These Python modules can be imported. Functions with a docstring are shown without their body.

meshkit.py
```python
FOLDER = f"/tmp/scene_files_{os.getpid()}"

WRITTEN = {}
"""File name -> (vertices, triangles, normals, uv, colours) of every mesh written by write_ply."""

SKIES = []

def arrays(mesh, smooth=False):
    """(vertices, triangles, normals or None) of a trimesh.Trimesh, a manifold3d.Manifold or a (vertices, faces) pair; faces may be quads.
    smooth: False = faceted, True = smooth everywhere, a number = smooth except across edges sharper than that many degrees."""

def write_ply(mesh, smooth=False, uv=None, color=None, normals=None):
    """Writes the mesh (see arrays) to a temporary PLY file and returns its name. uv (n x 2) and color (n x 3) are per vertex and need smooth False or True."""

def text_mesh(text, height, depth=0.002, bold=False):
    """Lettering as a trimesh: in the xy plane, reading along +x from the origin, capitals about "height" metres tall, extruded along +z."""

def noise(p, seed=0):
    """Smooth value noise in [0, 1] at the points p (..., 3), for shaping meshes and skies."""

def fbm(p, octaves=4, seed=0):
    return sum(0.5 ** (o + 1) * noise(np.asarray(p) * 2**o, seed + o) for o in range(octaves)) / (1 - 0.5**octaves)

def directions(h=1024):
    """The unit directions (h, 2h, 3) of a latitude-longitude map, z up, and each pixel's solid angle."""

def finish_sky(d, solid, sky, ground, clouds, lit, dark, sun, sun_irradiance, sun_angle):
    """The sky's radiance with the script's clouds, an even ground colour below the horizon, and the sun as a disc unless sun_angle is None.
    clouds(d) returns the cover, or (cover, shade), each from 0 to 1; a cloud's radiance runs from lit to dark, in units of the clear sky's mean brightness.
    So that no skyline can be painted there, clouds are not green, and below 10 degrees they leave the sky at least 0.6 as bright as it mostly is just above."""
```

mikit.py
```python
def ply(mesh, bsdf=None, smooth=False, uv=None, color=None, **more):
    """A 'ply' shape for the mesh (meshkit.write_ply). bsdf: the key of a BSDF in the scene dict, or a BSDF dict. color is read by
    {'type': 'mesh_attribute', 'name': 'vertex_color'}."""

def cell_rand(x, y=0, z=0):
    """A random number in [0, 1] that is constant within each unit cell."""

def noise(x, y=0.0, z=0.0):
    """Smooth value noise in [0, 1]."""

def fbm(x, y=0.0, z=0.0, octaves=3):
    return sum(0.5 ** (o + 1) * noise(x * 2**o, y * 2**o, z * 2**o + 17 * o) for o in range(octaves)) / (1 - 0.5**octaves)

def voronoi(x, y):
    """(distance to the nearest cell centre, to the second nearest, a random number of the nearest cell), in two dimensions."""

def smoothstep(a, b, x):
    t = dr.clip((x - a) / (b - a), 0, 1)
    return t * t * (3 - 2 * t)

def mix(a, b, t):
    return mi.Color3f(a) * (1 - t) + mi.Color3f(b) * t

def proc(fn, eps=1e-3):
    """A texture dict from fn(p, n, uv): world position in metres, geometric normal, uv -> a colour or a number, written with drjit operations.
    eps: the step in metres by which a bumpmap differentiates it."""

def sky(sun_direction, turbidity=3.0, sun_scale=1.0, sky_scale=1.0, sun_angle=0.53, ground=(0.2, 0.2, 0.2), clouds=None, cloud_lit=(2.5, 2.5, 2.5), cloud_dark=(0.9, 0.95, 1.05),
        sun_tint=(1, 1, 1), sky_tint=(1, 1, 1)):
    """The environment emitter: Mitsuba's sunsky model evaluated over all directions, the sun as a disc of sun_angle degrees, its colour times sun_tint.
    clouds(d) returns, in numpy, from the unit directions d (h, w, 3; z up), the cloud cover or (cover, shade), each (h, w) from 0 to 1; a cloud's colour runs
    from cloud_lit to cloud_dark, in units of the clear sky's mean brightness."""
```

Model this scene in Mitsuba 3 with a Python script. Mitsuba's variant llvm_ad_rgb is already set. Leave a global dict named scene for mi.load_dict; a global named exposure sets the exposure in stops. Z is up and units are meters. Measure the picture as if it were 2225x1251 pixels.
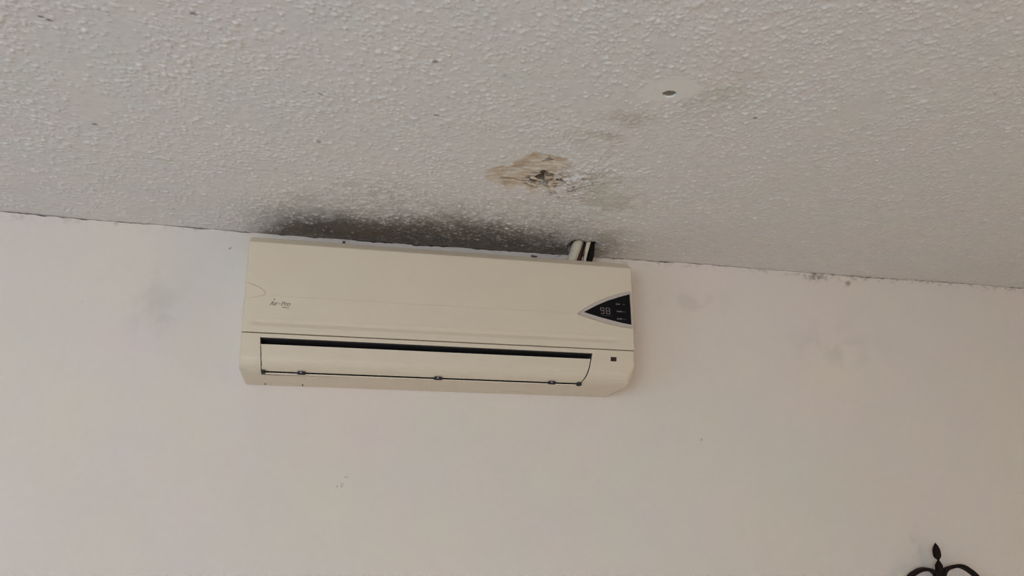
import math, numpy as np, trimesh, mitsuba as mi, mikit, meshkit
import manifold3d as m3
import shapely.geometry as sg
from shapely.ops import unary_union
T = mi.ScalarTransform4f
np.random.seed(7)
rng = np.random.default_rng(7)

# ------------------------------------------------------------------ camera, light, exposure
Z0 = 2.139                      # height of the unit's seam above the floor; z below is counted from there
ZC = Z0 + 0.2639                # ceiling
CAM = np.array([-0.26764, -1.87494, Z0 - 0.38922])
YAW, PITCH, ROLL = math.radians(13.2406), math.radians(16.2468), math.radians(-0.134)
fwd = np.array([math.sin(YAW) * math.cos(PITCH), math.cos(YAW) * math.cos(PITCH), math.sin(PITCH)])
rgt = np.cross(fwd, [0, 0, 1]); rgt /= np.linalg.norm(rgt)
upv = np.cross(rgt, fwd)
upv = -rgt * math.sin(ROLL) + upv * math.cos(ROLL)
exposure = 0.19
WINDOW_LIGHT = [7.25, 8.05, 8.85]       # daylight through the big window behind the camera, left
SIDE_LIGHT = [1.2, 1.9, 2.7]         # daylight through the window in the left wall
ADDED_DOOR_LIGHT = [2.7, 1.9, 1.2]         # unseen glazed door, added to warm the light from the right

scene = {
    "camera": {"type": "perspective", "fov": math.degrees(2 * math.atan(1112.5 / 1861.79)), "fov_axis": "x",
               "to_world": T().look_at(origin=CAM.tolist(), target=(CAM + fwd).tolist(), up=upv.tolist())},
}
labels = {}
RX0, RX1, RY0 = -2.7, 3.1, -4.6      # the room


def rgb(*c):
    return {"type": "rgb", "value": list(c)}


def mat(key, color, rough=0.5, spec=0.5, metallic=0.0, **more):
    scene[key] = {"type": "twosided", "bsdf": {"type": "principled", "base_color": color if isinstance(color, dict) else rgb(*color),
                                               "roughness": rough, "specular": spec, "metallic": metallic, **more}}


VC = {"type": "mesh_attribute", "name": "vertex_color"}
scene["paint"] = {"type": "twosided", "bsdf": {"type": "diffuse", "reflectance": VC}}
scene["room_paint"] = {"type": "twosided", "bsdf": {"type": "diffuse", "reflectance": rgb(0.68, 0.66, 0.62)}}
scene["warm_paint"] = {"type": "twosided", "bsdf": {"type": "diffuse", "reflectance": rgb(0.60, 0.46, 0.32)}}


def floor_color(p, n, uv):
    tone = mikit.fbm(p.x * 3, p.y * 3, 0, 3)
    return mikit.mix((0.55, 0.515, 0.465), (0.63, 0.595, 0.545), tone)


scene["floor_tile"] = {"type": "twosided", "bsdf": {"type": "diffuse", "reflectance": mikit.proc(floor_color)}}


def plastic_color(p, n, uv):
    tone = mikit.fbm(p.x * 22, p.y * 22, p.z * 22, 3)
    blotch = mikit.noise(p.x * 9 + 4, p.z * 11, 2)
    a = mikit.mix((0.600, 0.520, 0.408), (0.624, 0.545, 0.432), tone)
    return a + mi.Color3f(0.010, 0.0, 0.002) * (blotch - 0.5)


mat("cream_plastic", mikit.proc(plastic_color), 0.42, 0.4)
mat("black_plastic", (0.036, 0.035, 0.035), 0.85, 0.06)
mat("screen_black", (0.006, 0.006, 0.007), 0.22, 0.12)
mat("silver_trim", (0.66, 0.615, 0.58), 0.27, 0.5, 0.7)
mat("digit_grey", (0.155, 0.118, 0.118), 0.6, 0.2)  # lit figures: their LED glow is given as a flat colour
mat("digit_reflect_tint", (0.035, 0.024, 0.024), 0.6, 0.2)
mat("print_grey", (0.20, 0.20, 0.21), 0.6, 0.2)
mat("print_dim", (0.085, 0.085, 0.09), 0.6, 0.2)
mat("logo_grey", (0.245, 0.205, 0.165), 0.5, 0.3)
mat("clip_grey", (0.030, 0.027, 0.032), 0.7, 0.1)
mat("clip_metal", (0.42, 0.40, 0.44), 0.35, 0.5, 0.5)
mat("sensor_dark", (0.025, 0.016, 0.016), 0.3, 0.4)


def wrap_color(p, n, uv):
    t = mikit.fbm(p.x * 120, p.y * 120, p.z * 60, 3)
    grime = mikit.smoothstep(0.55, 0.75, mikit.fbm(p.x * 70 + 9, p.y * 70, p.z * 70, 3))
    return mikit.mix(mikit.mix((0.55, 0.50, 0.38), (0.66, 0.61, 0.49), t), (0.33, 0.28, 0.15), grime * 0.6)


mat("pipe_wrap", mikit.proc(wrap_color), 0.7, 0.2)
mat("cable_black", (0.014, 0.012, 0.011), 0.8, 0.08)
mat("cable_red", (0.16, 0.055, 0.05), 0.5, 0.3)


def iron_color(p, n, uv):
    return mikit.mix((0.005, 0.0035, 0.0035), (0.017, 0.011, 0.011), mikit.fbm(p.x * 160, p.y * 160, p.z * 160, 3))


mat("wrought_iron", mikit.proc(iron_color), 0.6, 0.12)


def flake_color(p, n, uv):
    return mikit.mix((0.50, 0.40, 0.29), (0.68, 0.61, 0.51), mikit.fbm(p.x * 180, p.y * 180, p.z * 180, 3))


mat("plaster", mikit.proc(flake_color), 0.9, 0.1)
mat("plug_grey", (0.24, 0.225, 0.165), 0.7, 0.2)
mat("window_white", (0.75, 0.75, 0.73), 0.5, 0.4)


def add(key, mesh, bsdf, smooth=30, **more):
    if hasattr(mesh, "vertices"):
        mesh = mesh.copy()
    scene[key] = mikit.ply(mesh, bsdf, smooth=smooth, **more)
    return key


def tag(key, label=None, category=None, group=None, kind=None):
    d = {k: v for k, v in (("label", label), ("category", category), ("group", group), ("kind", kind)) if v}
    labels[key] = d


def to_tri(man):
    m = man.to_mesh()
    return trimesh.Trimesh(np.array(m.vert_properties)[:, :3], np.array(m.tri_verts), process=False)


def box(x0, x1, y0, y1, z0, z1):
    b = trimesh.creation.box(extents=(x1 - x0, y1 - y0, z1 - z0))
    b.apply_translation(((x0 + x1) / 2, (y0 + y1) / 2, (z0 + z1) / 2))
    return b


def xz_prism(poly, y0, y1):
    """A shapely polygon in (x, z), z counted from the seam, extruded from y0 to y1, as a trimesh."""
    parts = []
    for g in getattr(poly, "geoms", [poly]):
        e = trimesh.creation.extrude_polygon(g, y1 - y0, engine="earcut")
        v = e.vertices.copy()
        e.vertices = np.stack([v[:, 0], y1 - v[:, 2], v[:, 1] + Z0], 1)
        parts.append(e)
    return trimesh.util.concatenate(parts)


def tube(points, radius, sides=14):
    p = np.asarray(points, float)
    r = np.broadcast_to(radius, (len(p),))
    t = np.gradient(p, axis=0); t /= np.linalg.norm(t, axis=1, keepdims=True)
    a = np.cross(t, [1.0, 0.3, 0.1]); a /= np.linalg.norm(a, axis=1, keepdims=True)
    b = np.cross(t, a)
    an = np.arange(sides) * 2 * np.pi / sides
    v = p[:, None] + r[:, None, None] * (np.cos(an)[None, :, None] * a[:, None] + np.sin(an)[None, :, None] * b[:, None])
    n = len(p)
    i, j = np.meshgrid(np.arange(n - 1), np.arange(sides), indexing="ij")
    k = (j + 1) % sides
    f = np.stack([i * sides + j, i * sides + k, (i + 1) * sides + k, (i + 1) * sides + j], -1).reshape(-1, 4)
    f = np.vstack([f[:, [0, 1, 2]], f[:, [0, 2, 3]]])
    c0, c1 = n * sides, n * sides + 1
    jj = np.arange(sides)
    caps = np.vstack([np.stack([(jj + 1) % sides, jj, 0 * jj + c0], 1), np.stack([(n - 1) * sides + jj, (n - 1) * sides + (jj + 1) % sides, 0 * jj + c1], 1)])
    return trimesh.Trimesh(np.vstack([v.reshape(-1, 3), p[0], p[-1]]), np.vstack([f, caps]), process=False)


def spline(pts, n=40):
    from scipy.interpolate import CubicSpline
    p = np.asarray(pts, float)
    s = np.r_[0, np.cumsum(np.linalg.norm(np.diff(p, axis=0), axis=1))]
    return CubicSpline(s, p)(np.linspace(0, s[-1], n))


def grid_faces(nu, nv):
    i, j = np.meshgrid(np.arange(nu - 1), np.arange(nv - 1), indexing="ij")
    a = i * nv + j
    q = np.stack([a, a + nv, a + nv + 1, a + 1], -1).reshape(-1, 4)
    return np.vstack([q[:, [0, 1, 2]], q[:, [0, 2, 3]]])


def N2(x, y, f, seed=0):
    return meshkit.noise(np.stack([x * f, y * f, np.full_like(x, 0.37 + seed)], -1), seed)


def F2(x, y, f, octaves=4, seed=0):
    return meshkit.fbm(np.stack([x * f, y * f, np.full_like(x, 0.37 + seed)], -1), octaves, seed)


def sst(a, b, x):
    t = np.clip((x - a) / (b - a), 0, 1)
    return t * t * (3 - 2 * t)


def lerp(a, b, t):
    return np.asarray(a) * (1 - t[..., None]) + np.asarray(b) * t[..., None]


def inside(poly, x, y, soft=0.0):
    """Signed distance to a shapely polygon, positive inside (only near it; far points are -1)."""
    import shapely
    out = np.full(x.shape, -1.0)
    x0, y0, x1, y1 = poly.bounds
    near = (x > x0 - 0.05) & (x < x1 + 0.05) & (y > y0 - 0.05) & (y < y1 + 0.05)
    pts = shapely.points(x[near], y[near])
    d = shapely.distance(poly.exterior, pts)
    out[near] = np.where(shapely.contains(poly, pts), d, -d)
    return out


def spread(lo, hi, step, far_lo, far_hi):
    """Grid lines: even steps between lo and hi, growing ones out to far_lo and far_hi."""
    mid = np.linspace(lo, hi, int(round((hi - lo) / step)) + 1)
    def out(a, b):
        n = 16
        return a + (b - a) * (np.linspace(0, 1, n + 1)[1:]) ** 2.2
    left = out(lo, far_lo)[::-1] if far_lo < lo else []
    right = out(hi, far_hi) if far_hi > hi else []
    return np.r_[left, mid, right]


# ------------------------------------------------------------------ the ceiling
HOLE = sg.Polygon([(0.292, -0.093), (0.296, -0.107), (0.303, -0.112), (0.317, -0.104), (0.330, -0.103), (0.342, -0.107), (0.350, -0.101),
                   (0.353, -0.085), (0.348, -0.064), (0.338, -0.050), (0.322, -0.042), (0.300, -0.046), (0.292, -0.062), (0.290, -0.080)])
DAMAGE = sg.Polygon([(0.0204, -0.4242), (0.0364, -0.4614), (0.0611, -0.473), (0.0797, -0.5179), (0.0941, -0.5325), (0.1161, -0.5319), (0.1403, -0.5204),
                     (0.1616, -0.4991), (0.1851, -0.4557), (0.1838, -0.4168), (0.1761, -0.3748), (0.1499, -0.3722), (0.1424, -0.3498), (0.1117, -0.3804),
                     (0.0849, -0.3709), (0.0532, -0.3836), (0.0295, -0.4105)])
CAVITY = sg.Polygon([(0.1215, -0.4365), (0.1225, -0.4600), (0.1310, -0.4650), (0.1402, -0.4547), (0.1392, -0.4324), (0.1429, -0.4105), (0.1390, -0.3962), (0.1310, -0.4015),
                     (0.1202, -0.4108), (0.1080, -0.4170), (0.1130, -0.4250)])
CRACKS = [np.array([(0.058, -0.4059), (0.0774, -0.4087), (0.1001, -0.4058), (0.112, -0.412)]),
          np.array([(0.108, -0.394), (0.1192, -0.3822), (0.1357, -0.3724)]),
          np.array([(0.1192, -0.3822), (0.130, -0.388), (0.140, -0.398)])]


def near_line(x, y, line):
    import shapely
    ls = sg.LineString(line)
    out = np.full(x.shape, 1.0)
    x0, y0, x1, y1 = ls.bounds
    m = (x > x0 - .03) & (x < x1 + .03) & (y > y0 - .03) & (y < y1 + .03)
    out[m] = shapely.distance(ls, shapely.points(x[m], y[m]))
    return out


def joint_gap(x):
    """Width of the open joint between ceiling and wall, metres."""
    env = np.interp(x, [-3, -0.93, -0.86, -0.75, -0.62, -0.45, -0.3, 0.1, 0.2, 0.32, 0.55, 0.62, 0.80, 1.0, 1.1, 1.6, 3.2],
                    [0.0016, 0.0020, 0.0036, 0.0026, 0.0022, 0.0030, 0.0040, 0.0036, 0.0016, 0.0022, 0.0028, 0.0024, 0.0009, 0.0006, 0.0011, 0.0009, 0.0009])
    w = meshkit.fbm(np.stack([x * 34, x * 0, x * 0], -1), 3, 5)
    fine = meshkit.noise(np.stack([x * 150, x * 0 + 3, x * 0], -1), 6)
    return np.maximum(0.00005, 0.36 * env * (0.10 + 1.6 * sst(0.30, 0.70, w)) * (0.4 + 1.2 * fine))


step = 0.00178
gx = spread(-1.10, 1.74, step, RX0, RX1)
gy = spread(-1.20, -0.0, step, RY0, 0.0)
X, Y = np.meshgrid(gx, gy, indexing="ij")
# one lump per dot of sprayed texture: stamped domes of uneven outline
H = np.zeros_like(X)
ix0, iy0 = np.searchsorted(gx, -1.1001), np.searchsorted(gy, -1.2001)
nl = 98000
lx, ly = rng.uniform(-1.09, 1.73, nl), rng.uniform(-1.19, -0.002, nl)
keep = meshkit.fbm(np.stack([lx * 11, ly * 11, lx * 0], -1), 3, 21) + rng.uniform(-0.28, 0.28, nl) > 0.40
lx, ly = lx[keep], ly[keep]
nl = len(lx)
la = rng.gamma(5.0, 0.0026 / 5.0, nl).clip(0.0017, 0.0062)
lb = la * rng.uniform(0.5, 1.0, nl)
lt = rng.uniform(0, np.pi, nl)
lh = (0.0007 + 0.22 * lb) * rng.uniform(0.7, 1.45, nl)
ci, cj = np.round((lx - gx[ix0]) / step).astype(int) + ix0, np.round((ly - gy[iy0]) / step).astype(int) + iy0
for di in range(-5, 6):
    for dj in range(-5, 6):
        i, j = ci + di, cj + dj
        ok = (i >= ix0) & (i < len(gx) - 16) & (j >= iy0) & (j < len(gy))
        i, j = i[ok], j[ok]
        dx, dy = gx[i] - lx[ok], gy[j] - ly[ok]
        c, s = np.cos(lt[ok]), np.sin(lt[ok])
        r = np.hypot((dx * c + dy * s) / la[ok], (-dx * s + dy * c) / lb[ok])
        wob = meshkit.noise(np.stack([gx[i] * 240, gy[j] * 240, lx[ok] * 0], -1), 31)
        r = r * (0.75 + 0.5 * wob)
        np.maximum.at(H, (i, j), lh[ok] * np.clip(1.15 * (1 - r ** 2.2), 0, 1))
BREAK = (X > -0.08) & (X < 0.36) & (Y > -0.98) & (Y < -0.20)          # the broken place and the filled patch


def FL(x, y, f, octaves=4, seed=0):
    """F2, worked out only round the broken place."""
    out = np.full(x.shape, 0.5)
    out[BREAK] = F2(x[BREAK], y[BREAK], f, octaves, seed)
    return out


dmg = inside(DAMAGE, X, Y)
cav = inside(CAVITY, X, Y)
hol = inside(HOLE, X, Y)
patch_r = np.hypot((X - 0.232 + 0.25 * (Y + 0.79)) / 0.050, (Y + 0.795) / 0.043) + (FL(X, Y, 38, 3, 44) - 0.5) * 0.7
smooth_patch = 1 - sst(0.75, 1.12, patch_r)
rough_rim = np.exp(-(((X - 0.215) / 0.060) ** 2 + ((Y + 0.435) / 0.085) ** 2))     # flaking lumps right of the broken place
amp = 1 - 0.55 * sst(0.035, 0.0, -Y) * (0.5 + F2(X, Y, 15, 2, 3))
amp = amp * (0.66 + 0.5 * F2(X, Y, 5, 3, 12)) * np.interp(X, [-1.1, 0.2, 0.7, 1.7], [1.0, 1.0, 0.80, 0.72])
lumps = H * amp * (1 - smooth_patch) * (1 - sst(-0.006, 0.006, dmg))
fine = (F2(X, Y, 190, 2, 8) - 0.5) * 0.0007 + (F2(X, Y, 60, 2, 9) - 0.5) * 0.0009
fine *= 1 - 0.8 * smooth_patch
sag = np.interp(gx, [-2.7, -0.914, -0.847, -0.7455, -0.636, -0.536, -0.465, -0.37, -0.2185, -0.044, 0.043, 0.389, 0.517, 0.645, 0.834, 1.097, 1.387, 1.6, 3.1],
                [0.005, 0.005, 0.0038, 0.0008, 0.0010, 0.0, -0.0015, -0.002, -0.002, -0.0017, -0.0011, -0.0006, 0.0006, 0.002, 0.0003, -0.0012, 0.001, 0, 0])
sag = np.convolve(np.pad(sag, 9, mode="edge"), np.ones(19) / 19, mode="valid")
wave = sag[:, None] * np.exp(Y / 0.30) + (F2(X, Y, 2.3, 2, 77) - 0.5) * 0.006 * sst(0.0, 0.25, -Y)
broken = sst(-0.004, 0.010, dmg)
rag = FL(X * 0.55, Y * 1.25, 95, 4, 51)
deep = sst(-0.001, 0.003, cav - 0.0005 + (rag - 0.52) * 0.024)
crack = np.zeros_like(X)
for k, ln in enumerate(CRACKS):
    dd = near_line(X, Y, ln)
    crack = np.maximum(crack, 1 - sst(0.0008, (0.0034, 0.0040, 0.0026)[k], dd + (rag - 0.5) * 0.003))
pits = sst(0.54, 0.61, FL(X * 0.7, Y, 105, 3, 61)) * np.exp(-(((X - 0.158) / 0.022) ** 2 + ((Y + 0.428) / 0.045) ** 2))
pits2 = sst(0.57, 0.64, FL(X * 0.6, Y, 115, 3, 63)) * np.exp(-(((X - 0.215) / 0.05) ** 2 + ((Y + 0.40) / 0.09) ** 2))
down = wave * -1 + lumps + fine                                          # metres below the ceiling plane
down += broken * (-0.0014 + (rag - 0.5) * 0.0075)
down += rough_rim * (1 - broken) * (np.abs(FL(X, Y, 75, 3, 52) - 0.5) * -0.026 + 0.0030)
down -= 0.024 * deep + 0.017 * crack * (1 - deep) + 0.008 * np.clip(pits, 0, 1) + 0.003 * np.clip(pits2, 0, 1) * (1 - broken)
in_hole = sst(-0.001, 0.003, hol + (F2(X, Y, 120, 2, 71) - 0.5) * 0.008)
down = down * (1 - in_hole) - 0.16 * in_hole
anchor = np.hypot((X - 0.2386) / 0.0092, (Y + 0.7826) / 0.0086)
anc = 1 - sst(0.92, 1.08, anchor + (N2(X, Y, 300, 3) - 0.5) * 0.2)
down = down * (1 - anc) - 0.018 * anc
# colour of the paint, with the dirt that sits on it
base = np.broadcast_to(np.array([0.722, 0.706, 0.692]), X.shape + (3,)).copy()
mot = F2(X, Y, 14, 3, 81) - 0.5
mot2 = F2(X, Y, 16, 3, 82) - 0.5
base *= 1 + 0.10 * mot[..., None] * np.array([1.0, -0.15, 0.1]) + 0.07 * mot2[..., None] * np.array([0.2, 0.5, -0.6])
base *= 1 + 0.16 * (F2(X, Y, 130, 2, 83) - 0.5)[..., None]
lump01 = np.clip(lumps / 0.0016, 0, 1)
# black grime blown onto the ceiling over the unit: speckled, ragged outline
grain = 0.6 * F2(X, Y, 105, 3, 91) + 0.4 * N2(X, Y, 260, 92)
rag2 = F2(X, Y, 13, 4, 93) - 0.5
yb = np.interp(gx, [-0.62, -0.44, -0.40, -0.37, -0.32, -0.2, 0.0, 0.12, 0.25, 0.36, 0.42, 0.5],
               [0.06, 0.03, -0.03, -0.09, -0.155, -0.195, -0.205, -0.200, -0.165, -0.085, 0.0, 0.05])[:, None]
cover = (Y - yb) / 0.13 + rag2 * 0.7
soot = np.clip(0.10 + 0.95 * cover, 0, 1.0) * sst(-0.25, 0.3, cover)
halo = np.clip(((Y - yb) + 0.20) / 0.26 + rag2 * 0.8, 0, 1) * sst(-0.58, -0.42, X) * (1 - sst(0.38, 0.55, X))
patchy = np.clip(soot * (0.80 + 0.45 * sst(0.34, 0.66, F2(X, Y, 30, 3, 94))), 0, 1)
speck = np.clip(patchy * 1.18 - 0.42 * sst(0.42, 0.66, grain) - 0.46 * lump01, 0, 0.80)
hspeck = np.clip(halo * 0.62 - 0.42 * sst(0.40, 0.64, grain) - 0.12 * lump01, 0, 0.4)
sootc = lerp([0.165, 0.138, 0.112], [0.200, 0.160, 0.118], sst(0.4, 0.6, F2(X, Y, 18, 2, 95)))
col = base
col = col * (1 - hspeck[..., None]) + np.array([0.28, 0.26, 0.25]) * hspeck[..., None]
col = col * (1 - speck[..., None]) + sootc * speck[..., None]
# old water marks around the broken place and up to the filled patch
def blot(cx, cy, rx, ry, f, seed, lo=0.42, hi=0.62):
    g = np.exp(-(((X - cx) / rx) ** 2 + ((Y - cy) / ry) ** 2))
    m, t = g > 0.004, np.zeros_like(X)
    t[m] = sst(lo, hi, F2(X[m], Y[m], f, 4, seed) + 0.25 * (g[m] - 0.5))
    return g * t
water = np.clip(blot(0.235, -0.42, 0.075, 0.10, 45, 101) + blot(0.20, -0.615, 0.06, 0.05, 40, 102) + blot(0.205, -0.69, 0.045, 0.035, 45, 103)
                + blot(0.30, -0.34, 0.09, 0.07, 40, 104) + blot(0.37, -0.12, 0.06, 0.10, 40, 105) + 0.6 * blot(0.30, -0.80, 0.06, 0.09, 30, 106), 0, 1)
water = water * (0.55 + 0.7 * sst(0.4, 0.65, grain))
water = np.clip(water, 0, 1)
col = col * (1 - 0.42 * water[..., None]) + np.array([0.38, 0.32, 0.235]) * 0.42 * water[..., None]
plas = lerp([0.585, 0.475, 0.365], [0.69, 0.635, 0.56], sst(0.35, 0.62, FL(X, Y, 42, 4, 111)))
plas = plas * (1 - 0.16 * sst(0.5, 0.7, FL(X, Y, 120, 3, 112)))[..., None]
tan = sst(-0.007, 0.004, dmg + (FL(X, Y, 75, 4, 113) - 0.5) * 0.045)
right_dim = 1 - 0.75 * sst(0.155, 0.185, X)
col = col * (1 - (tan * right_dim)[..., None]) + plas * (tan * right_dim)[..., None]
rim = sst(0.012, 0.0, np.abs(dmg + 0.004)) * sst(0.52, 0.66, FL(X, Y, 100, 3, 114)) * (1 - broken)
col = col * (1 - 0.8 * rim[..., None]) + np.array([0.72, 0.69, 0.65]) * 0.8 * rim[..., None]
streak = sst(0.45, 0.54, FL(X * 0.45, Y * 1.2, 110, 4, 119)) * np.exp(-(((X - 0.125 + 0.25 * (Y + 0.43)) / 0.021) ** 2 + ((Y + 0.430) / 0.032) ** 2) ** 2)
core = deep[..., None] * 0.9                       # the bare lath and backing behind the fallen plaster
col = col * (1 - core) + np.array([0.33, 0.245, 0.165]) * core
rust = sst(0.53, 0.60, FL(X * 0.75, Y, 120, 3, 124)) * np.exp(-(((X - 0.163) / 0.026) ** 2 + ((Y + 0.418) / 0.040) ** 2) ** 2)
rust2 = sst(0.60, 0.66, FL(X * 0.7, Y, 130, 3, 125)) * np.exp(-(((X - 0.20) / 0.055) ** 2 + ((Y + 0.40) / 0.09) ** 2) ** 2)
rust3 = sst(0.57, 0.63, FL(X * 0.6, Y, 110, 3, 126)) * np.exp(-(((X - 0.130) / 0.025) ** 2 + ((Y + 0.508) / 0.020) ** 2) ** 2)
dirt = np.clip(0.92 * streak + 0.75 * rust + 0.5 * rust2 + 0.6 * rust3, 0, 0.92)[..., None]
col = col * (1 - dirt) + np.array([0.060, 0.034, 0.017]) * dirt
fill = smooth_patch * (0.8 + 0.2 * N2(X, Y, 90, 3))
col = col * (1 - fill[..., None]) + np.array([0.775, 0.765, 0.745]) * fill[..., None]
dark = np.clip(sst(0.0, 0.7, in_hole) + sst(0.01, 0.0, np.abs(hol)) * 0.55 * sst(0.35, 0.6, F2(X, Y, 110, 3, 115)), 0, 1)
col = col * (1 - dark[..., None]) + np.array([0.200, 0.170, 0.140]) * dark[..., None]
# a faint long hairline and a few specks
hair = np.array([(-0.6036, -0.3546), (-0.5025, -0.3537), (-0.423, -0.3471), (-0.3243, -0.3463), (-0.2312, -0.3435), (-0.1496, -0.351)])
hd = near_line(X, Y, hair)
hl = sst(0.0024, 0.0006, hd + (F2(X, Y, 90, 2, 121) - 0.5) * 0.003) * sst(0.30, 0.55, F2(X, Y, 22, 2, 122))
col = col * (1 - 0.22 * hl[..., None] * np.array([0.6, 0.9, 1.2]))
for px, py in [(-0.6422, -0.4751), (-0.6412, -0.7869), (-0.6339, -0.7811), (-0.4477, -0.8389), (-0.2824, -0.493), (-0.1002, -0.6342), (-0.1256, -0.7937), (0.4054, -0.7409)]:
    sp = sst(1.3, 0.6, np.hypot((X - px) / 0.0045, (Y - py) / 0.0035) + (F2(X, Y, 200, 2, 123) - 0.5) * 1.2)
    col = col * (1 - 0.55 * sp[..., None])
# grime specks that follow the open joint
jd = np.exp(Y / 0.006) * sst(0.50, 0.64, F2(X, Y, 120, 3, 116)) * np.interp(X, [-3, -0.9, 0.3, 0.45, 0.7, 0.95, 1.05, 1.7], [0.4, 0.5, 0.9, 0.8, 0.3, 0.3, 0.8, 0.6])
jd = np.clip(jd, 0, 1)
col = col * (1 - 0.8 * jd[..., None]) + np.array([0.12, 0.10, 0.085]) * 0.8 * jd[..., None]
dots = sst(0.80, 0.86, N2(X, Y, 95, 117)) * sst(0.62, 0.75, F2(X, Y, 9, 2, 118))
col = col * (1 - 0.45 * dots[..., None])
Yd = Y
nxg, nyg = X.shape
P = np.stack([X, Yd, ZC - down], -1)
edge_back = P[:, -1:].copy(); edge_back[..., 1] = 0.06
P = np.concatenate([P, edge_back], 1)
C = np.concatenate([col, np.broadcast_to(np.array([0.34, 0.31, 0.28]), edge_back.shape)], 1)
F = grid_faces(nxg, nyg + 1)[:, ::-1]
ceiling_edge = (gx.copy(), down[:, -1].copy())
add("ceiling", trimesh.Trimesh(P.reshape(-1, 3), F, process=False), "paint", smooth=True, color=np.clip(C.reshape(-1, 3), 0.004, 0.9))
tag("ceiling", "off-white sprayed plaster ceiling with black grime above the air conditioner and a broken patch", kind="structure")
del X, Y, H, dmg, cav, hol, col, base, P, C, F

# ------------------------------------------------------------------ the wall behind the unit
wx = np.unique(np.r_[spread(-1.15, 1.7, 0.0042, RX0, RX1), np.arange(-0.236, -0.2, 0.001), np.arange(-0.215, -0.18, 0.001), np.arange(0.205, 0.25, 0.0012)])
wz = np.unique(np.r_[spread(-0.56, 0.2639, 0.0042, -Z0, 0.2639), np.arange(0.238, 0.2639, 0.001), np.arange(-0.0815, -0.0745, 0.001), np.arange(-0.300, -0.255, 0.001)])
X, Zr = np.meshgrid(wx, wz, indexing="ij")
out = (F2(X, Zr, 4, 3, 201) - 0.5) * 0.006 + (F2(X, Zr, 22, 3, 202) - 0.5) * 0.0014 + (F2(X, Zr, 120, 2, 203) - 0.5) * 0.0003
flat = np.exp(-(np.maximum(np.abs(X) - 0.41, 0) / 0.05) ** 2) * np.exp(-(np.maximum(np.abs(Zr - 0.06) - 0.16, 0) / 0.04) ** 2)
out = out * (1 - flat)
hole = 1 - sst(0.75, 1.1, np.hypot((X + 0.2172) / 0.0034, (Zr - 0.2560) / 0.0028) + (F2(X, Zr, 260, 2, 204) - 0.5) * 0.8)
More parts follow.
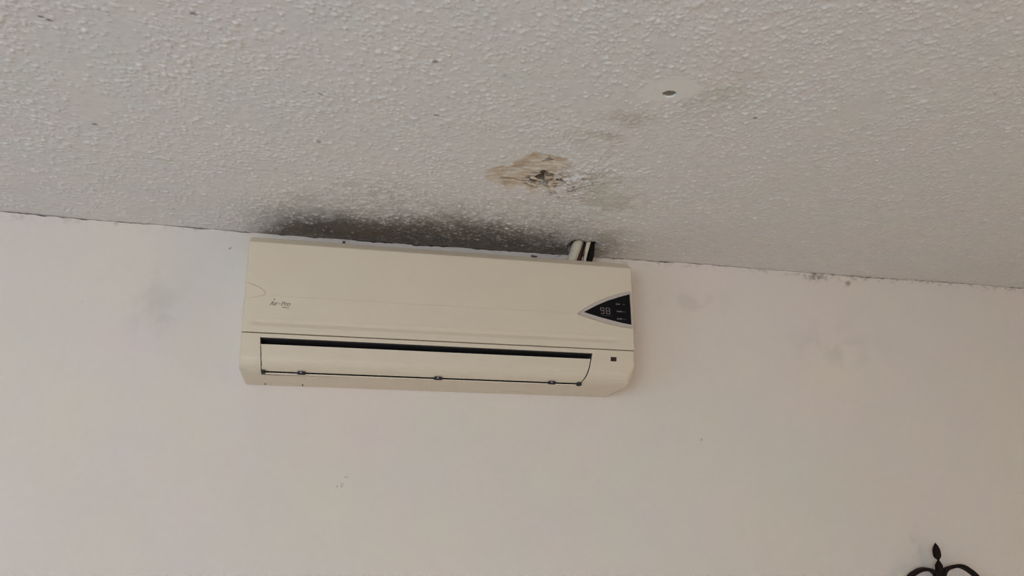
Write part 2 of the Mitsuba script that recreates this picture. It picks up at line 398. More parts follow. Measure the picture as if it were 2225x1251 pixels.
chip = 1 - sst(0.7, 1.1, np.hypot((X - 0.2265) / 0.0085, (Zr - 0.2545) / 0.0030) + (F2(X, Zr, 170, 2, 205) - 0.5) * 1.1)
pinh = np.zeros_like(X)
for px, pz, pr in ((-0.708, 0.044, 0.0016), (-0.741, 0.084, 0.0020), (-0.463, 0.2215, 0.0022), (-0.404, 0.236, 0.003), (-0.565, 0.225, 0.0012), (0.63, -0.17, 0.0012), (0.3, -0.20, 0.0012)):
    pinh = np.maximum(pinh, 1 - sst(0.6, 1.2, np.hypot(X - px, Zr - pz) / pr))
out = out - 0.010 * hole - 0.0012 * chip + 0.0018 * np.exp(-((np.hypot((X + 0.2152) / 0.009, (Zr - 0.2545) / 0.006) - 0.8) / 0.35) ** 2) * (1 - hole)
col = np.broadcast_to(np.array([0.690, 0.632, 0.580]), X.shape + (3,)).copy()
m1, m2, m3_ = F2(X, Zr, 6, 4, 211) - 0.5, F2(X, Zr, 8, 4, 212) - 0.5, F2(X, Zr, 3, 4, 213) - 0.5
col *= 1 + 0.10 * m1[..., None] * np.array([1.0, -0.35, 0.2]) + 0.10 * m2[..., None] * np.array([0.3, 0.6, -0.8]) + 0.07 * m3_[..., None]
col *= 1 + 0.05 * (F2(X, Zr, 150, 2, 214) - 0.5)[..., None]
def wblot(cx, cz, rx, rz, f, seed):
    g = np.exp(-(((X - cx) / rx) ** 2 + ((Zr - cz) / rz) ** 2))
    m, t = g > 0.004, np.zeros_like(X)
    t[m] = sst(0.40, 0.62, F2(X[m], Zr[m], f, 4, seed) + 0.2 * (g[m] - 0.5))
    return g * t
smear_shade = np.clip(wblot(-0.60, 0.085, 0.05, 0.08, 28, 221) + wblot(1.02, 0.07, 0.12, 0.06, 22, 222) + wblot(0.62, 0.17, 0.08, 0.035, 26, 223)
                + wblot(1.17, -0.40, 0.022, 0.04, 50, 224) + 0.7 * wblot(0.42, 0.12, 0.035, 0.09, 30, 225), 0, 1)  # these blots put the ornament's and unit's soft shadows into the colour
smear_shade *= 0.5 + 0.6 * F2(X, Zr, 90, 3, 226)
col = col * (1 - 0.13 * smear_shade[..., None])
scuff = np.zeros_like(X)
for px, pz, rx_, rz_ in ((-0.1955, -0.2830, 0.0014, 0.0062), (-0.1925, -0.2800, 0.003, 0.0010), (-0.1925, -0.2845, 0.0024, 0.0009), (-0.2040, -0.2855, 0.0011, 0.0042), (-0.1865, -0.2660, 0.0048, 0.0010)):
    scuff = np.maximum(scuff, 1 - sst(0.5, 1.3, np.hypot((X - px) / rx_, (Zr - pz) / rz_) + (F2(X, Zr, 260, 2, 227) - 0.5) * 0.9))
col = col * (1 - 0.38 * scuff[..., None])
brown = np.clip(chip * 0.95 + hole + 0.7 * pinh, 0, 1)
col = col * (1 - brown[..., None]) + np.array([0.10, 0.075, 0.055]) * brown[..., None]
tj = np.exp(-np.maximum(0.2600 - Zr, 0) / 0.006) * sst(0.52, 0.66, F2(X, Zr, 110, 3, 228)) * np.interp(X, [-3, -0.9, -0.5, -0.42, 0.25, 0.3, 0.45, 0.7, 0.9, 1.0, 1.7], [0.3, 0.4, 0.35, 0.12, 0.12, 0.9, 0.7, 0.2, 0.6, 0.8, 0.4])
tj = np.clip(tj + 0.9 * np.clip(wblot(0.98, 0.252, 0.035, 0.010, 130, 229) + wblot(1.07, 0.243, 0.010, 0.008, 140, 230), 0, 1), 0, 1)
col = col * (1 - 0.75 * tj[..., None]) + np.array([0.15, 0.13, 0.115]) * 0.75 * tj[..., None]
top = 0.2639 - np.interp(wx, *ceiling_edge) - joint_gap(wx)            # the plaster ends just under the ceiling: an open crack
Zr = np.where(Zr > 0.250, 0.250 + (Zr - 0.250) * (top[:, None] - 0.250) / 0.0139, Zr)
P = np.stack([X, -out, Zr + Z0], -1)
back = P[:, -1:].copy(); back[..., 1] = 0.05
up_ = back.copy(); up_[..., 2] = ZC + 0.02
P = np.concatenate([P, back, up_], 1)
col = np.concatenate([col, np.broadcast_to(np.array([0.34, 0.31, 0.28]), back.shape), np.broadcast_to(np.array([0.34, 0.31, 0.28]), back.shape)], 1)
F = grid_faces(*P.shape[:2])
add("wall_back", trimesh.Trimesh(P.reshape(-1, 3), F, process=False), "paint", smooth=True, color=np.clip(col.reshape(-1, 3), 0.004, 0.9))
tag("wall_back", "off-white painted plaster wall behind the air conditioner", kind="structure")
del X, Zr, P, F, col

# ------------------------------------------------------------------ the rest of the room (outside the frame)
HT = ZC + 0.03
add("floor", box(RX0 - .1, RX1 + .1, RY0 - .1, .1, -.1, 0.0), "floor_tile", smooth=False); tag("floor", kind="structure")


def wall_with_opening(key, along, a0, a1, at, thick, o0, o1, oz0, oz1, paint="room_paint"):
    """A wall along x (at y = at, outwards by thick) or along y (at x = at) with one opening."""
    out = []
    for lo, hi, z0, z1 in ((a0, o0, 0, HT), (o1, a1, 0, HT), (o0, o1, 0, oz0), (o0, o1, oz1, HT)):
        if z1 - z0 < 1e-6:
            continue
        out.append(box(lo, hi, min(at, at + thick), max(at, at + thick), z0, z1) if along == "x" else box(min(at, at + thick), max(at, at + thick), lo, hi, z0, z1))
    add(key, trimesh.util.concatenate(out), paint, smooth=False); tag(key, kind="structure")


wall_with_opening("wall_front", "x", RX0 - .1, RX1 + .1, RY0, -.1, -2.65, -0.85, 0.75, 2.10)
wall_with_opening("wall_right", "y", RY0 - .1, .1, RX1, .1, -3.6, -2.5, 0.0, 2.05, "warm_paint")
wall_with_opening("wall_left", "y", RY0 - .1, .1, RX0, -.1, -3.5, -2.0, 0.85, 2.05)


def glazing(key, quad, emit, frame_parts):
    v = np.array(quad, float)
    scene[key + "__pane"] = mikit.ply(trimesh.Trimesh(v, [[0, 1, 2], [0, 2, 3]], process=False), "window_white", emitter={"type": "area", "radiance": rgb(*emit)})
    add(key + "__frame", trimesh.util.concatenate(frame_parts), "window_white", smooth=False)


yw = RY0 - 0.06
glazing("window_1", [(-2.61, yw, .79), (-2.61, yw, 2.06), (-.89, yw, 2.06), (-.89, yw, .79)], WINDOW_LIGHT,
        [box(-2.65, -2.60, yw - .02, yw + .03, .75, 2.10), box(-.90, -.85, yw - .02, yw + .03, .75, 2.10), box(-2.60, -.90, yw - .02, yw + .03, .75, .80),
         box(-2.60, -.90, yw - .02, yw + .03, 2.05, 2.10), box(-1.78, -1.72, yw + .002, yw + .03, .80, 2.05)])
tag("window_1", kind="structure")
xl_ = RX0 - 0.06
glazing("window_2", [(xl_, -3.46, .89), (xl_, -2.04, .89), (xl_, -2.04, 2.01), (xl_, -3.46, 2.01)], SIDE_LIGHT,
        [box(xl_ - .02, xl_ + .03, -3.50, -3.45, .85, 2.05), box(xl_ - .02, xl_ + .03, -2.05, -2.00, .85, 2.05), box(xl_ - .02, xl_ + .03, -3.45, -2.05, .85, .90),
         box(xl_ - .02, xl_ + .03, -3.45, -2.05, 2.00, 2.05), box(xl_ + .002, xl_ + .03, -2.78, -2.72, .90, 2.00)])
tag("window_2", kind="structure")
xw = RX1 + 0.06
glazing("added_door_1", [(xw, -3.56, .06), (xw, -3.56, 2.0), (xw, -2.54, 2.0), (xw, -2.54, .06)], ADDED_DOOR_LIGHT,
        [box(xw - .03, xw + .02, -3.6, -3.54, 0, 2.05), box(xw - .03, xw + .02, -2.56, -2.5, 0, 2.05), box(xw - .03, xw + .02, -3.54, -2.56, 0, .08), box(xw - .03, xw + .02, -3.54, -2.56, 1.98, 2.05)])  # unseen door, put in for its warm glow
tag("added_door_1", kind="structure")

# ------------------------------------------------------------------ the air conditioner
AC = "air_conditioner"
tag(AC, "cream wall-mounted split air conditioner with a black triangular display, just below the ceiling", "air conditioner")
W2 = 0.410


def plan_outline(front, r_left, r_right, half=W2, back=0.0015, n=7):
    """Plan outline (x, y) of the unit: straight sides, rounded front corners."""
    a = np.linspace(0, np.pi / 2, n)
    left = [(-half + r_left - r_left * math.cos(t), -front + r_left - r_left * math.sin(t)) for t in a]
    right = [(half - r_right + r_right * math.sin(t), -front + r_right - r_right * math.cos(t)) for t in a]
    return [(-half, -back), *left, *right, (half, -back)]


# lower casing: side profile (depth, z), extruded along x, trimmed by the plan outline, outlet cut out
D0 = 0.1585
prof = [(0.0015, 0.190), (0.0015, -0.0775)]
prof += [(d, -0.0775 - 0.0012 * math.sin(math.pi * d / 0.126)) for d in np.linspace(0.02, 0.115, 6)]
rb = 0.032
prof += [(0.1265 + rb * math.sin(t), -0.0450 - rb * math.cos(t)) for t in np.linspace(0, np.pi / 2, 14)]
prof += [(D0 + 0.0005, -0.0060), (D0 + 0.0005, -0.0012), (0.1400, -0.0012), (0.1400, 0.0005), (0.1200, 0.0005), (0.1200, 0.190)]
cs = m3.CrossSection([[(x, y) for x, y in prof]])
if cs.area() < 0:
    cs = m3.CrossSection([[(x, y) for x, y in prof[::-1]]])
body = m3.Manifold.extrude(cs, 2 * W2)                    # local x = depth, y = z, z = along
def remap(man, fn):
    m = man.to_mesh(); v = np.array(m.vert_properties)[:, :3]; f = np.array(m.tri_verts)
    v2 = fn(v)
    t = trimesh.Trimesh(v2, f, process=False)
    if t.volume < 0:
        f = f[:, ::-1]
    return m3.Manifold(m3.Mesh(np.ascontiguousarray(v2, np.float32), np.ascontiguousarray(f, np.uint32)))
body = remap(body, lambda v: np.stack([v[:, 2] - W2, -v[:, 0], v[:, 1] + Z0], 1))
po = plan_outline(D0 + 0.0005, 0.007, 0.006)
pc = m3.CrossSection([po]); pc = pc if pc.area() > 0 else m3.CrossSection([po[::-1]])
body = body ^ m3.Manifold.extrude(pc, 0.5).translate((0, 0, Z0 - 0.2))
def ball(x, y, z, r):
    return m3.Manifold.sphere(r, 40).translate((x, y, z + Z0))


def rounded_end(side, r_low, r_up):
    """Half of the casing as a hull of balls: the lower front corner is rounder than the upright edge above it."""
    bits = []
    for dy in (0.0, 0.30):
        bits.append(ball(side * (W2 - r_low), -D0 - 0.0005 + r_low + dy, -0.0789 + r_low, r_low))
        bits.append(ball(side * (W2 - r_up), -D0 - 0.0005 + r_up + dy, -0.0340, r_up))
        bits.append(ball(side * (W2 - r_up), -D0 - 0.0005 + r_up + dy, 0.30, r_up))
        bits.append(ball(-side * 0.05, -D0 - 0.0005 + 0.01 + dy, -0.0789 + 0.01, 0.01))
        bits.append(ball(-side * 0.05, -D0 - 0.0005 + 0.01 + dy, 0.30, 0.01))
    return m3.Manifold.batch_hull(bits)


CORNER = rounded_end(1, 0.029, 0.006) + rounded_end(-1, 0.0135, 0.006)
rc = [(0.3134, -0.0100), (0.3105, -0.0240), (0.3062, -0.0420), (0.3000, -0.0590), (0.2895, -0.0762)]
slot = [(-0.3735, -0.0090), *rc, (-0.3672, -0.0772), (-0.3705, -0.0400)]
slot_poly = sg.Polygon(slot)


def prism(poly, y0, y1):
    t = xz_prism(poly, y0, y1)
    m = m3.Manifold(m3.Mesh(np.asarray(t.vertices, np.float32), np.asarray(t.faces, np.uint32)))
    return m if m.volume() > 0 else m3.Manifold(m3.Mesh(np.asarray(t.vertices, np.float32), np.ascontiguousarray(np.asarray(t.faces, np.uint32)[:, ::-1])))


body = body ^ CORNER
whole = body
body = body - prism(slot_poly, -0.20, -0.060)
# recesses: sensor window, pivots, and the thin seams of the two covers underneath
SENS = sg.Polygon([(0.3545, -0.0158), (0.3675, -0.0158), (0.3668, -0.0252), (0.3537, -0.0252)])
body = body - prism(SENS, -0.20, -0.152)
PIV = [sg.box(-0.3668, -0.0795, -0.3595, -0.070), sg.box(0.2815, -0.0795, 0.2905, -0.070)]
def seam(pts, w):
    ln = sg.LineString(pts).buffer(w / 2, cap_style=2)
    e = trimesh.creation.extrude_polygon(ln, 0.012, engine="earcut")
    e.apply_translation((0, 0, Z0 - 0.0830))
    m = m3.Manifold(m3.Mesh(np.asarray(e.vertices, np.float32), np.asarray(e.faces, np.uint32)))
    return m
COVER_L = [(-0.3640, -0.004), (-0.3640, -0.030), (-0.3590, -0.040), (-0.2920, -0.040), (-0.2875, -0.034), (-0.2875, -0.004)]
COVER_R = [(0.2840, -0.004), (0.2990, -0.038)], [(0.3480, -0.004), (0.3660, -0.038)]
body = body - seam(COVER_L[:2], 0.0030) - seam(COVER_L[1:5], 0.0014) - seam(COVER_L[4:], 0.0030)
for ln in COVER_R:
    body = body - seam(ln, 0.0022)
body = body - seam([(0.140, -0.040), (0.212, -0.040)], 0.0022)
add(AC + "__casing", to_tri(body), "cream_plastic", smooth=32)

# dark lining of the outlet
outer_liner = prism(slot_poly.buffer(-0.0003), -0.1240, -0.0605) + (prism(slot_poly.buffer(-0.0003).intersection(sg.box(-1, -0.0640, 1, 1)), -0.1562, -0.0605) ^ whole)
shell = to_tri(outer_liner - prism(slot_poly.buffer(-0.0018).intersection(sg.box(-1, -0.0695, 1, 1)), -0.20, -0.066))
add(AC + "__air_outlet", shell, "black_plastic", smooth=False)
tag(AC + "__air_outlet", "black plastic lining of the air outlet slot")

# flap: a thin curved blade that follows the casing's lower front
def flap_section(d_off):
    top = [(D0 - 0.0006 - d_off, -0.0222), (D0 - 0.0006 - d_off, -0.0450)]
    rr = rb - 0.0006 - d_off
    arc = [(0.1265 + rr * math.cos(t), -0.0450 - rr * math.sin(t)) for t in np.linspace(0, math.radians(62), 12)[1:]]
    return top + arc
o, i_ = flap_section(0.0), flap_section(0.0045)
fp = o + i_[::-1]
fc = m3.CrossSection([fp]); fc = fc if fc.area() > 0 else m3.CrossSection([fp[::-1]])
flap = remap(m3.Manifold.extrude(fc, 2 * W2), lambda v: np.stack([v[:, 2] - W2, -v[:, 0], v[:, 1] + Z0], 1))
fl_poly = sg.Polygon([(-0.3722, -0.015), (0.3110, -0.015), *[(x - 0.0022, z) for x, z in rc[1:]], (0.2855, -0.080), (-0.3658, -0.080), (-0.3690, -0.0400)])
flap = flap ^ prism(fl_poly, -0.20, -0.09)
add(AC + "__louver_flap", to_tri(flap), "cream_plastic", smooth=35)
# lip, hinges and pivots in the slit under the flap
add(AC + "__outlet_lip", xz_prism(sg.box(-0.3668, -0.0774, 0.2892, -0.0752), -0.1400, -0.1300), "cream_plastic", smooth=False)
for k, (xa, xb) in enumerate(((-0.2975, -0.2830), (-0.0245, -0.0095), (0.2185, 0.2330))):
    key = AC + "__louver_hinge" + (f"_{k:03d}" if k else "")
    add(key, trimesh.util.concatenate([box(xa, xb, -0.1475, -0.1400, Z0 - 0.0772, Z0 - 0.0717)]), "clip_grey", smooth=False)
    pin = trimesh.creation.icosphere(2, 0.0016); pin.apply_scale((1.7, 1, 0.8)); pin.apply_translation(((xa + xb) / 2 - 0.001, -0.1478, Z0 - 0.0741))
    add(key + "__pin", pin, "clip_metal", smooth=True)
    tag(key, "small dark grey hinge in the slit under the flap")
for k, p in enumerate(PIV):
    x0, z0, x1, z1 = p.bounds
    key = AC + "__flap_pivot" + (f"_{k:03d}" if k else "")
    add(key, box(x0, x1, -0.1474, -0.136, Z0 - 0.0778, Z0 - 0.0716), "black_plastic", smooth=False)
    tag(key, "black pivot at the flap's lower corner")
add(AC + "__receiver_window", xz_prism(SENS.buffer(-0.0003), -0.1580, -0.153), "sensor_dark", smooth=False)
tag(AC + "__receiver_window", "small square dark receiver window")

outer = np.array([(0.2818, 0.0770), (0.2996, 0.0900), (0.3252, 0.1047), (0.3511, 0.1168), (0.3770, 0.1264), (0.4035, 0.1336), (0.4068, 0.1310), (0.4074, 0.0885), (0.4078, 0.0512),
                  (0.4058, 0.0492), (0.3825, 0.0514), (0.3573, 0.0554), (0.3239, 0.0628), (0.2932, 0.0714), (0.2828, 0.0745)])
inner = np.array([(0.2950, 0.0795), (0.3250, 0.0966), (0.3508, 0.1085), (0.3767, 0.1181), (0.4018, 0.1262), (0.4028, 0.0966), (0.4034, 0.0570), (0.3829, 0.0598), (0.3577, 0.0646), (0.3284, 0.0710)])
pin_ = sg.Polygon(inner)
pout = sg.Polygon(outer).buffer(0.0006).buffer(-0.0014)

# front panel: a moulded sheet; grid over (x, path along its section)
PF = 0.1600
xl = np.unique(np.round(np.r_[np.linspace(-W2, W2, 200), np.arange(-W2, -0.355, 0.0008), np.arange(0.275, W2, 0.0009)], 5))
xl = np.clip(xl, -W2, W2)
zs = np.unique(np.round(np.r_[np.linspace(0.0030, 0.186, 60), np.arange(0.045, 0.139, 0.0009), np.arange(0.010, 0.034, 0.0006), np.arange(0.062, 0.106, 0.0007), np.arange(0.0742, 0.079, 0.00035)], 5))
sec = [(0.0015, 0.0008, 0), (0.1530, 0.0008, 0), (0.1580, 0.0008, 1)] + [(PF - 0.0016 + 0.0016 * math.sin(t), 0.0024 - 0.0016 * math.cos(t), 1) for t in np.linspace(0.1, 1.45, 5)]
sec += [(PF, z, 1) for z in zs]
sec += [(PF - 0.0005, 0.1876, 1), (PF - 0.0018, 0.1888, 1), (PF - 0.0034, 0.1899, 1), (PF - 0.0040, 0.1903, 1), (PF - 0.0085, 0.1938, 0.3), (PF - 0.0130, 0.1973, 0.3), (PF - 0.0170, 0.2004, 0.3),
        (PF - 0.0178, 0.2011, 0.3), (PF - 0.0195, 0.2029, 0), (PF - 0.0215, 0.2041, 0), (PF - 0.026, 0.2048, 0), (PF - 0.030, 0.2050, 0), (0.0015, 0.2052, 0)]
sec = np.array(sec)


def relief(x, z):
    d = 0.0016 * (1 - (x / W2) ** 2) * 0 + 0.0
    # thin ridge line
    fade = sst(-0.365, -0.352, x) * (1 - sst(0.262, 0.282, x))
    d = d - 0.0007 * fade * np.exp(-((z - 0.0764) / 0.00055) ** 2)
    # raised leaf at the left end
    tipx = -0.3690
    up = 0.0816 + 0.0190 * np.clip((tipx - x) / 0.036, 0, 2) ** 0.62
    lo = 0.0816 - 0.0128 * np.clip((tipx - x) / 0.036, 0, 2) ** 0.40
    a = 1 - sst(-0.0016, 0.0016, z - up)
    b = sst(-0.0012, 0.0012, z - lo)
    leaf = a * b * (1 - sst(tipx - 0.0035, tipx + 0.0005, x))
    d = d + 0.0022 * leaf
    # shallow channel along the bottom, pointed at both ends
    e = sst(-0.402, -0.372, x) * (1 - sst(0.340, 0.392, x))
    zb = 0.0220
    chan = np.where(z > zb, np.clip((0.0300 - z) / 0.0080, 0, 1), np.clip((z - 0.0140) / 0.0080, 0, 1))
    d = d - 0.0037 * e * chan ** 1.0
    d = d - 0.00090 * e * np.exp(-((z - 0.0300) / 0.0006) ** 2)
    import shapely
    near = (x > 0.27) & (z > 0.04) & (z < 0.145)
    dist = np.full(x.shape, 1.0)
    dist[near] = shapely.distance(pout, shapely.points(x[near], z[near]))
    return d - 0.0016 * np.exp(-(dist / 0.0011) ** 2)


XX, SS = np.meshgrid(xl, np.arange(len(sec)), indexing="ij")
dep, zz, wgt = sec[SS, 0].copy(), sec[SS, 1], sec[SS, 2]
rl, rr_ = 0.0065, 0.0030
tl, tr = np.clip((XX + W2) / rl, 0, 1), np.clip((W2 - XX) / rr_, 0, 1)
edge = rl * (1 - np.sqrt(np.clip(1 - (1 - tl) ** 2, 0, 1))) + rr_ * (1 - np.sqrt(np.clip(1 - (1 - tr) ** 2, 0, 1)))
dep = dep + relief(XX, zz) * (wgt >= 1)
dep = np.where(sec[SS, 0] > 0.1, dep - edge, dep)
V = np.stack([XX, -dep, zz + Z0], -1)
# sides back to the wall
left = V[:1].copy(); left[..., 1] = -0.0015
right = V[-1:].copy(); right[..., 1] = -0.0015
V = np.concatenate([left, V, right], 0)
F = grid_faces(V.shape[0], V.shape[1])
panel = trimesh.Trimesh(V.reshape(-1, 3), F, process=False)
add(AC + "__front_panel", panel, "cream_plastic", smooth=40)

# lettering on the panel
def text_at(s, x, z, h, y, depth=0.0005, slant=0.0, bold=True, width=None):
    t = meshkit.text_mesh(s, h, 0.001, bold)
    v = np.array(t.vertices)
    v[:, 0] += slant * v[:, 1]
    if width:
        v[:, 0] *= width / (v[:, 0].max() - v[:, 0].min())
    v[:, 2] = v[:, 2] / 0.001 * depth
    t.vertices = np.stack([v[:, 0] + x, y - v[:, 2], v[:, 1] + z + Z0], 1)
    return t


logo = [text_at("A\u0131r-Pro", -0.3608, 0.0570, 0.0082, -PF + 0.0001, 0.0003, 0.30, True, 0.0400)]
star = sg.Polygon([(-0.3520 + r * math.cos(a), 0.0692 + r * math.sin(a)) for a, r in zip(np.arange(10) * math.pi / 5 + math.pi / 2, [0.0024, 0.0011] * 5)])
logo.append(text_at("A\u0131r-Pro", -0.3604, 0.0570, 0.0082, -PF + 0.0001, 0.0003, 0.30, True, 0.0400))
logo.append(xz_prism(star, -PF - 0.0002, -PF + 0.0001))
logo.append(xz_prism(sg.Polygon([(-0.3362, 0.0530), (-0.3350, 0.0548), (-0.3225, 0.0536), (-0.3220, 0.0522)]), -PF - 0.0002, -PF + 0.0001))
add(AC + "__front_panel__lettering", trimesh.util.concatenate(logo), "logo_grey", smooth=False)
tag(AC + "__front_panel__lettering", "small grey printed lettering at the left")

# triangular display
bez = None
for k, t in enumerate(np.linspace(0, 1, 7)):
    off = 0.0026 * (1 - math.sqrt(max(0, 1 - t ** 2)))
    lay = pout.buffer(-off).difference(pin_.buffer(0.0004 * (t > .95)))
    lo = -PF + 0.001 if k == 0 else -PF - 0.0030 * np.linspace(0, 1, 7)[k - 1]
    m = prism(lay, -PF - 0.0030 * max(t, 0.02), -PF + 0.001)
    bez = m if bez is None else bez + m
add(AC + "__display__bezel", to_tri(bez), "silver_trim", smooth=50)
tag(AC + "__display__bezel", "silver triangular bezel")
ys = -PF - 0.0009
add(AC + "__display__screen", xz_prism(pin_.buffer(0.0010), ys, -PF + 0.0008), "screen_black", smooth=False)
tag(AC + "__display__screen", "glossy black screen")


def digit(segs, x0, z0, w, h, t, lean=0.10):
    q = {"a": ((0, h), (w, h)), "b": ((w, h), (w, h / 2)), "c": ((w, h / 2), (w, 0)), "d": ((0, 0), (w, 0)), "e": ((0, 0), (0, h / 2)), "f": ((0, h / 2), (0, h)), "g": ((0, h / 2), (w, h / 2))}
    res = []
    for s in segs:
        (xa, za), (xb, zb) = q[s]
        n = np.array([xb - xa, zb - za]); L = np.hypot(*n); n = n / L * t * 0.55
        ln = sg.LineString([(xa + n[0], za + n[1]), (xb - n[0], zb - n[1])]).buffer(t / 2, cap_style=3)
        res.append(ln)
    u = unary_union(res)
    from shapely import affinity
    u = affinity.affine_transform(u, [1, lean * -0.6, 0, 1, x0, z0])
    return u


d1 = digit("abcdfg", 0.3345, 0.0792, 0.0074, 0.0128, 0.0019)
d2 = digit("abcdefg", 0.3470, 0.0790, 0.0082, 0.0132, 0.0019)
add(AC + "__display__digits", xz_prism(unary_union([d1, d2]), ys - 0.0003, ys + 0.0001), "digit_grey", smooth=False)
tag(AC + "__display__digits", "pinkish grey seven-segment figures reading 98, their glow given as plain colour")
add(AC + "__display__digit_reflection", xz_prism(sg.Polygon([(0.3340, 0.0764), (0.3590, 0.0756), (0.3600, 0.0738), (0.3350, 0.0746)]), ys - 0.0002, ys + 0.0001), "digit_reflect_tint", smooth=False)  # dim strip painted as the figures' faint reflection in the screen
for k, (s, x, z, w) in enumerate((("RUN", 0.3690, 0.1008, 0.0092), ("TIMER", 0.3702, 0.0842, 0.0125), ("SLEEP", 0.3706, 0.0676, 0.0120))):
    key = AC + "__display__indicator" + (f"_{k:03d}" if k else "")
    add(key, text_at(s, x, z, 0.0030, ys, 0.0003, 0.05, True, w), "print_grey", smooth=False)
    tag(key, f"grey printed word {s}")
marks = []
for x, z, w in ((0.3855, 0.1012, 0.0058), (0.3853, 0.0845, 0.0062), (0.3846, 0.0674, 0.0078)):
    for q in range(4):
        xa = x + w * q / 4
        marks.append(sg.LineString([(xa, z + 0.0003), (xa + w * 0.13, z + 0.0020 - 0.0003 * q), (xa + w * 0.24, z + 0.0002)]).buffer(0.00032))
add(AC + "__display__symbols", xz_prism(unary_union(marks), ys - 0.0002, ys + 0.0001), "print_dim", smooth=False)
tag(AC + "__display__symbols", "dim small symbols beside the printed words")

# ------------------------------------------------------------------ pipes that climb from the unit into the ceiling hole
ztop, zbot = ZC + 0.055, Z0 + 0.2018
def pipe(key, pts, r, m, label, cat, sides=18):
    p = spline([(x, y, z) for x, y, z in pts], 24)
    add(key, tube(p, r, sides), m, smooth=60)
    tag(key, label, cat)
pipe("insulated_pipe", [(0.2965, -0.066, zbot + .010), (0.2995, -0.068, Z0 + .225), (0.3110, -0.078, Z0 + .262), (0.3170, -0.084, ztop)], 0.0116, "pipe_wrap",
     "thicker off-white wrapped pipe rising from behind the air conditioner into the ceiling hole", "pipe")
pipe("thin_pipe", [(0.3255, -0.086, zbot + .008), (0.3270, -0.088, Z0 + .232), (0.3325, -0.095, Z0 + .262), (0.3350, -0.096, ztop)], np.r_[np.linspace(0.0020, 0.0055, 14), np.full(10, 0.0055)], "pipe_wrap",
     "thinner off-white pipe between the thick wrapped pipe and the black cable", "pipe")
pipe("black_cable", [(0.3240, -0.070, zbot + .006), (0.3370, -0.074, Z0 + .222), (0.3440, -0.079, Z0 + .248), (0.3445, -0.080, ztop)], 0.0074, "cable_black",
     "thick black cable curving up into the ceiling hole on the right", "cable")
pipe("black_hose", [(0.3170, -0.042, zbot + .004), (0.3180, -0.045, Z0 + .225), (0.3250, -0.053, Z0 + .262), (0.3280, -0.055, ztop)], 0.0092, "cable_black",
     "black foam hose deep between the pipes, mostly hidden behind the thin off-white pipe", "hose")
pipe("red_cable", [(0.3160, -0.060, zbot + .004), (0.3180, -0.061, Z0 + .225), (0.3270, -0.066, Z0 + .262), (0.3330, -0.072, ztop)], 0.0026, "cable_red",
     "thin dull red cable between the two off-white pipes", "cable")

# ------------------------------------------------------------------ plug in the filled patch
plug = trimesh.creation.cylinder(0.0080, 0.014, sections=28); plug.apply_translation((0.2386, -0.7826, ZC + 0.0088))
slits = m3.Manifold(m3.Mesh(np.asarray(plug.vertices, np.float32), np.asarray(plug.faces, np.uint32)))
for k in (-0.0026, 0.0022):
    b = box(0.2386 - 0.01, 0.2386 + 0.01, -0.7826 + k - 0.0009, -0.7826 + k + 0.0009, ZC - 0.002, ZC + 0.007)
    slits = slits - m3.Manifold(m3.Mesh(np.asarray(b.vertices, np.float32), np.asarray(b.faces, np.uint32)))
add("ceiling_plug", to_tri(slits), "plug_grey", smooth=30)
tag("ceiling_plug", "small round grey plug set in the smooth filled patch of the ceiling", "plug")

# ------------------------------------------------------------------ loose flakes of plaster at the broken place
def flake(k, cx, cy, lx_, ly_, rot, tilt, z=0.002):
    r = np.random.default_rng(300 + k)
    n = 22
    a = np.sort(r.uniform(0, 2 * np.pi, n))
    pts = np.stack([np.cos(a) * lx_ * r.uniform(0.55, 1.15, n), np.sin(a) * ly_ * r.uniform(0.55, 1.15, n)], 1)
    pg = sg.Polygon(pts).buffer(0)
    pg = max(getattr(pg, "geoms", [pg]), key=lambda g: g.area)
    e = trimesh.creation.extrude_polygon(pg, 0.0014, engine="earcut")
    e.apply_transform(trimesh.transformations.euler_matrix(tilt, 0.12, rot))
    e.apply_translation((cx, cy, ZC - z - e.vertices[:, 2].max() + 0.0016))
    key = "ceiling__plaster_flake" + (f"_{k:03d}" if k else "")
    add(key, e, "plaster", smooth=False)


for k, a in enumerate([(0.124, -0.401, 0.0125, 0.0050, 0.10, 0.25), (0.114, -0.432, 0.0085, 0.0035, 0.3, -0.3), (0.126, -0.426, 0.0080, 0.0026, 0.1, 0.4), (0.104, -0.421, 0.0060, 0.0024, -0.2, 0.3),
                       (0.153, -0.405, 0.0050, 0.0036, 0.8, 0.35), (0.163, -0.447, 0.0055, 0.0032, 1.2, -0.3), (0.130, -0.511, 0.0060, 0.0026, -0.3, 0.35)]):
    flake(k, *a)

# ------------------------------------------------------------------ wrought-iron ornament on the wall
OR = "iron_ornament"
tag(OR, "black wrought-iron ornament with a leaf finial and two curled scrolls, hung on the wall", "wall ornament")
yf = -0.030
leaf = [(1.2017, -0.4032), (1.1958, -0.4113), (1.1920, -0.4180), (1.1918, -0.4285), (1.1935, -0.4354), (1.2030, -0.4428), (1.2052, -0.4428), (1.2124, -0.4342), (1.2131, -0.4260), (1.2118, -0.4180), (1.2078, -0.4100)]
def pillow(poly, y, t):
    """A flat forged piece: thicker in the middle, thin at the edge."""
    out = None
    for k, f in enumerate((0.0, 0.0008, 0.0018, 0.0032)):
        g = sg.Polygon(poly).buffer(-f) if not hasattr(poly, "buffer") else poly.buffer(-f)
        if g.is_empty:
            break
        h = t * (0.35 + 0.65 * k / 3)
        m = prism(g, y - h / 2, y + h / 2)
        out = m if out is None else out + m
    return to_tri(out)


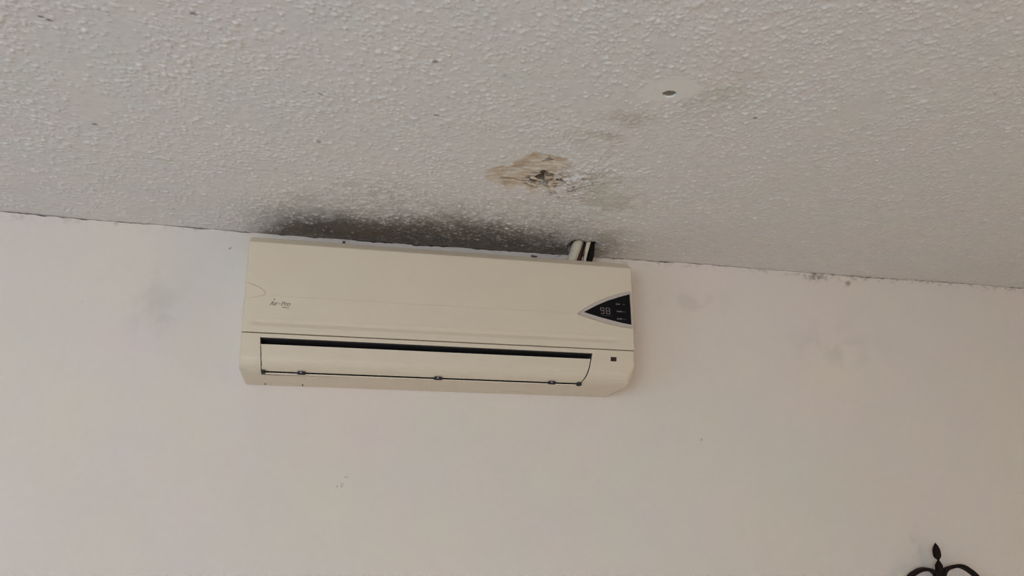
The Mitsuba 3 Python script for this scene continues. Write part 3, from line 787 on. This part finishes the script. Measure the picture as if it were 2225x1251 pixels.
add(OR + "__finial", pillow(leaf, yf, 0.007), "wrought_iron", smooth=40)
stem = [(1.2030, -0.4420), (1.2048, -0.4420), (1.2085, -0.4470), (1.2131, -0.4542), (1.2134, -0.4635), (1.2195, -0.4780), (1.2185, -0.5000), (1.2100, -0.53), (1.2090, -0.70), (1.1975, -0.70), (1.1965, -0.53),
        (1.1880, -0.5000), (1.1845, -0.4770), (1.1932, -0.4633), (1.1940, -0.4527), (1.1990, -0.4470)]
add(OR + "__stem", pillow(stem, yf, 0.010), "wrought_iron", smooth=40)
def scroll(pts, key, w=0.0075, depth=0.014):
    c = spline([(x, z, 0) for x, z in pts], 90)[:, :2]
    ww = np.interp(np.linspace(0, 1, 90), [0, 0.12, 0.7, 1], [0.75, 1, 1, 0.5]) * w
    t = np.gradient(c, axis=0); t /= np.linalg.norm(t, axis=1, keepdims=True)
    n = np.stack([-t[:, 1], t[:, 0]], 1)
    # flat bar, slightly twisted on its way round: the four corners of its section along the path
    tw = 0.35 * np.sin(np.linspace(0, 3.0, 90))
    V = []
    for s1, s2 in ((-1, -1), (1, -1), (1, 1), (-1, 1)):
        a, b = s1 * ww / 2, s2 * depth / 2
        a2, b2 = a * np.cos(tw) - b * np.sin(tw) * 0.5, b * np.cos(tw) + a * np.sin(tw)
        V.append(np.stack([c[:, 0] + n[:, 0] * a2, yf + b2, c[:, 1] + n[:, 1] * a2 + Z0], 1))
    V = np.stack(V, 1)
    m = len(c)
    i, j = np.meshgrid(np.arange(m - 1), np.arange(4), indexing="ij"); k = (j + 1) % 4
    f = np.stack([i * 4 + j, i * 4 + k, (i + 1) * 4 + k, (i + 1) * 4 + j], -1).reshape(-1, 4)
    f = np.vstack([f[:, [0, 1, 2]], f[:, [0, 2, 3]], [[0, 2, 1], [0, 3, 2]], [[(m - 1) * 4, (m - 1) * 4 + 1, (m - 1) * 4 + 2], [(m - 1) * 4, (m - 1) * 4 + 2, (m - 1) * 4 + 3]]])
    t_ = trimesh.Trimesh(V.reshape(-1, 3), f, process=False)
    t_.fix_normals()
    add(OR + "__" + key, t_, "wrought_iron", smooth=40)


scroll([(1.198, -0.500), (1.1945, -0.4800), (1.1860, -0.4680), (1.1730, -0.4632), (1.1571, -0.4628), (1.1345, -0.4706), (1.1207, -0.479), (1.110, -0.500), (1.111, -0.524), (1.126, -0.541), (1.146, -0.539), (1.155, -0.523), (1.148, -0.509), (1.136, -0.511)], "scroll")
scroll([(1.208, -0.500), (1.2125, -0.4760), (1.2210, -0.4640), (1.2352, -0.4590), (1.2568, -0.4560), (1.2720, -0.4592), (1.2889, -0.4689), (1.3027, -0.4801), (1.314, -0.500), (1.312, -0.527), (1.294, -0.543), (1.273, -0.540), (1.265, -0.523), (1.273, -0.510), (1.285, -0.513)], "scroll_001")
hook = tube([(1.2030, yf + 0.004, Z0 - 0.56), (1.2030, -0.012, Z0 - 0.56), (1.2030, 0.004, Z0 - 0.56)], 0.004, 10)
add(OR + "__wall_fixing", hook, "wrought_iron", smooth=40)
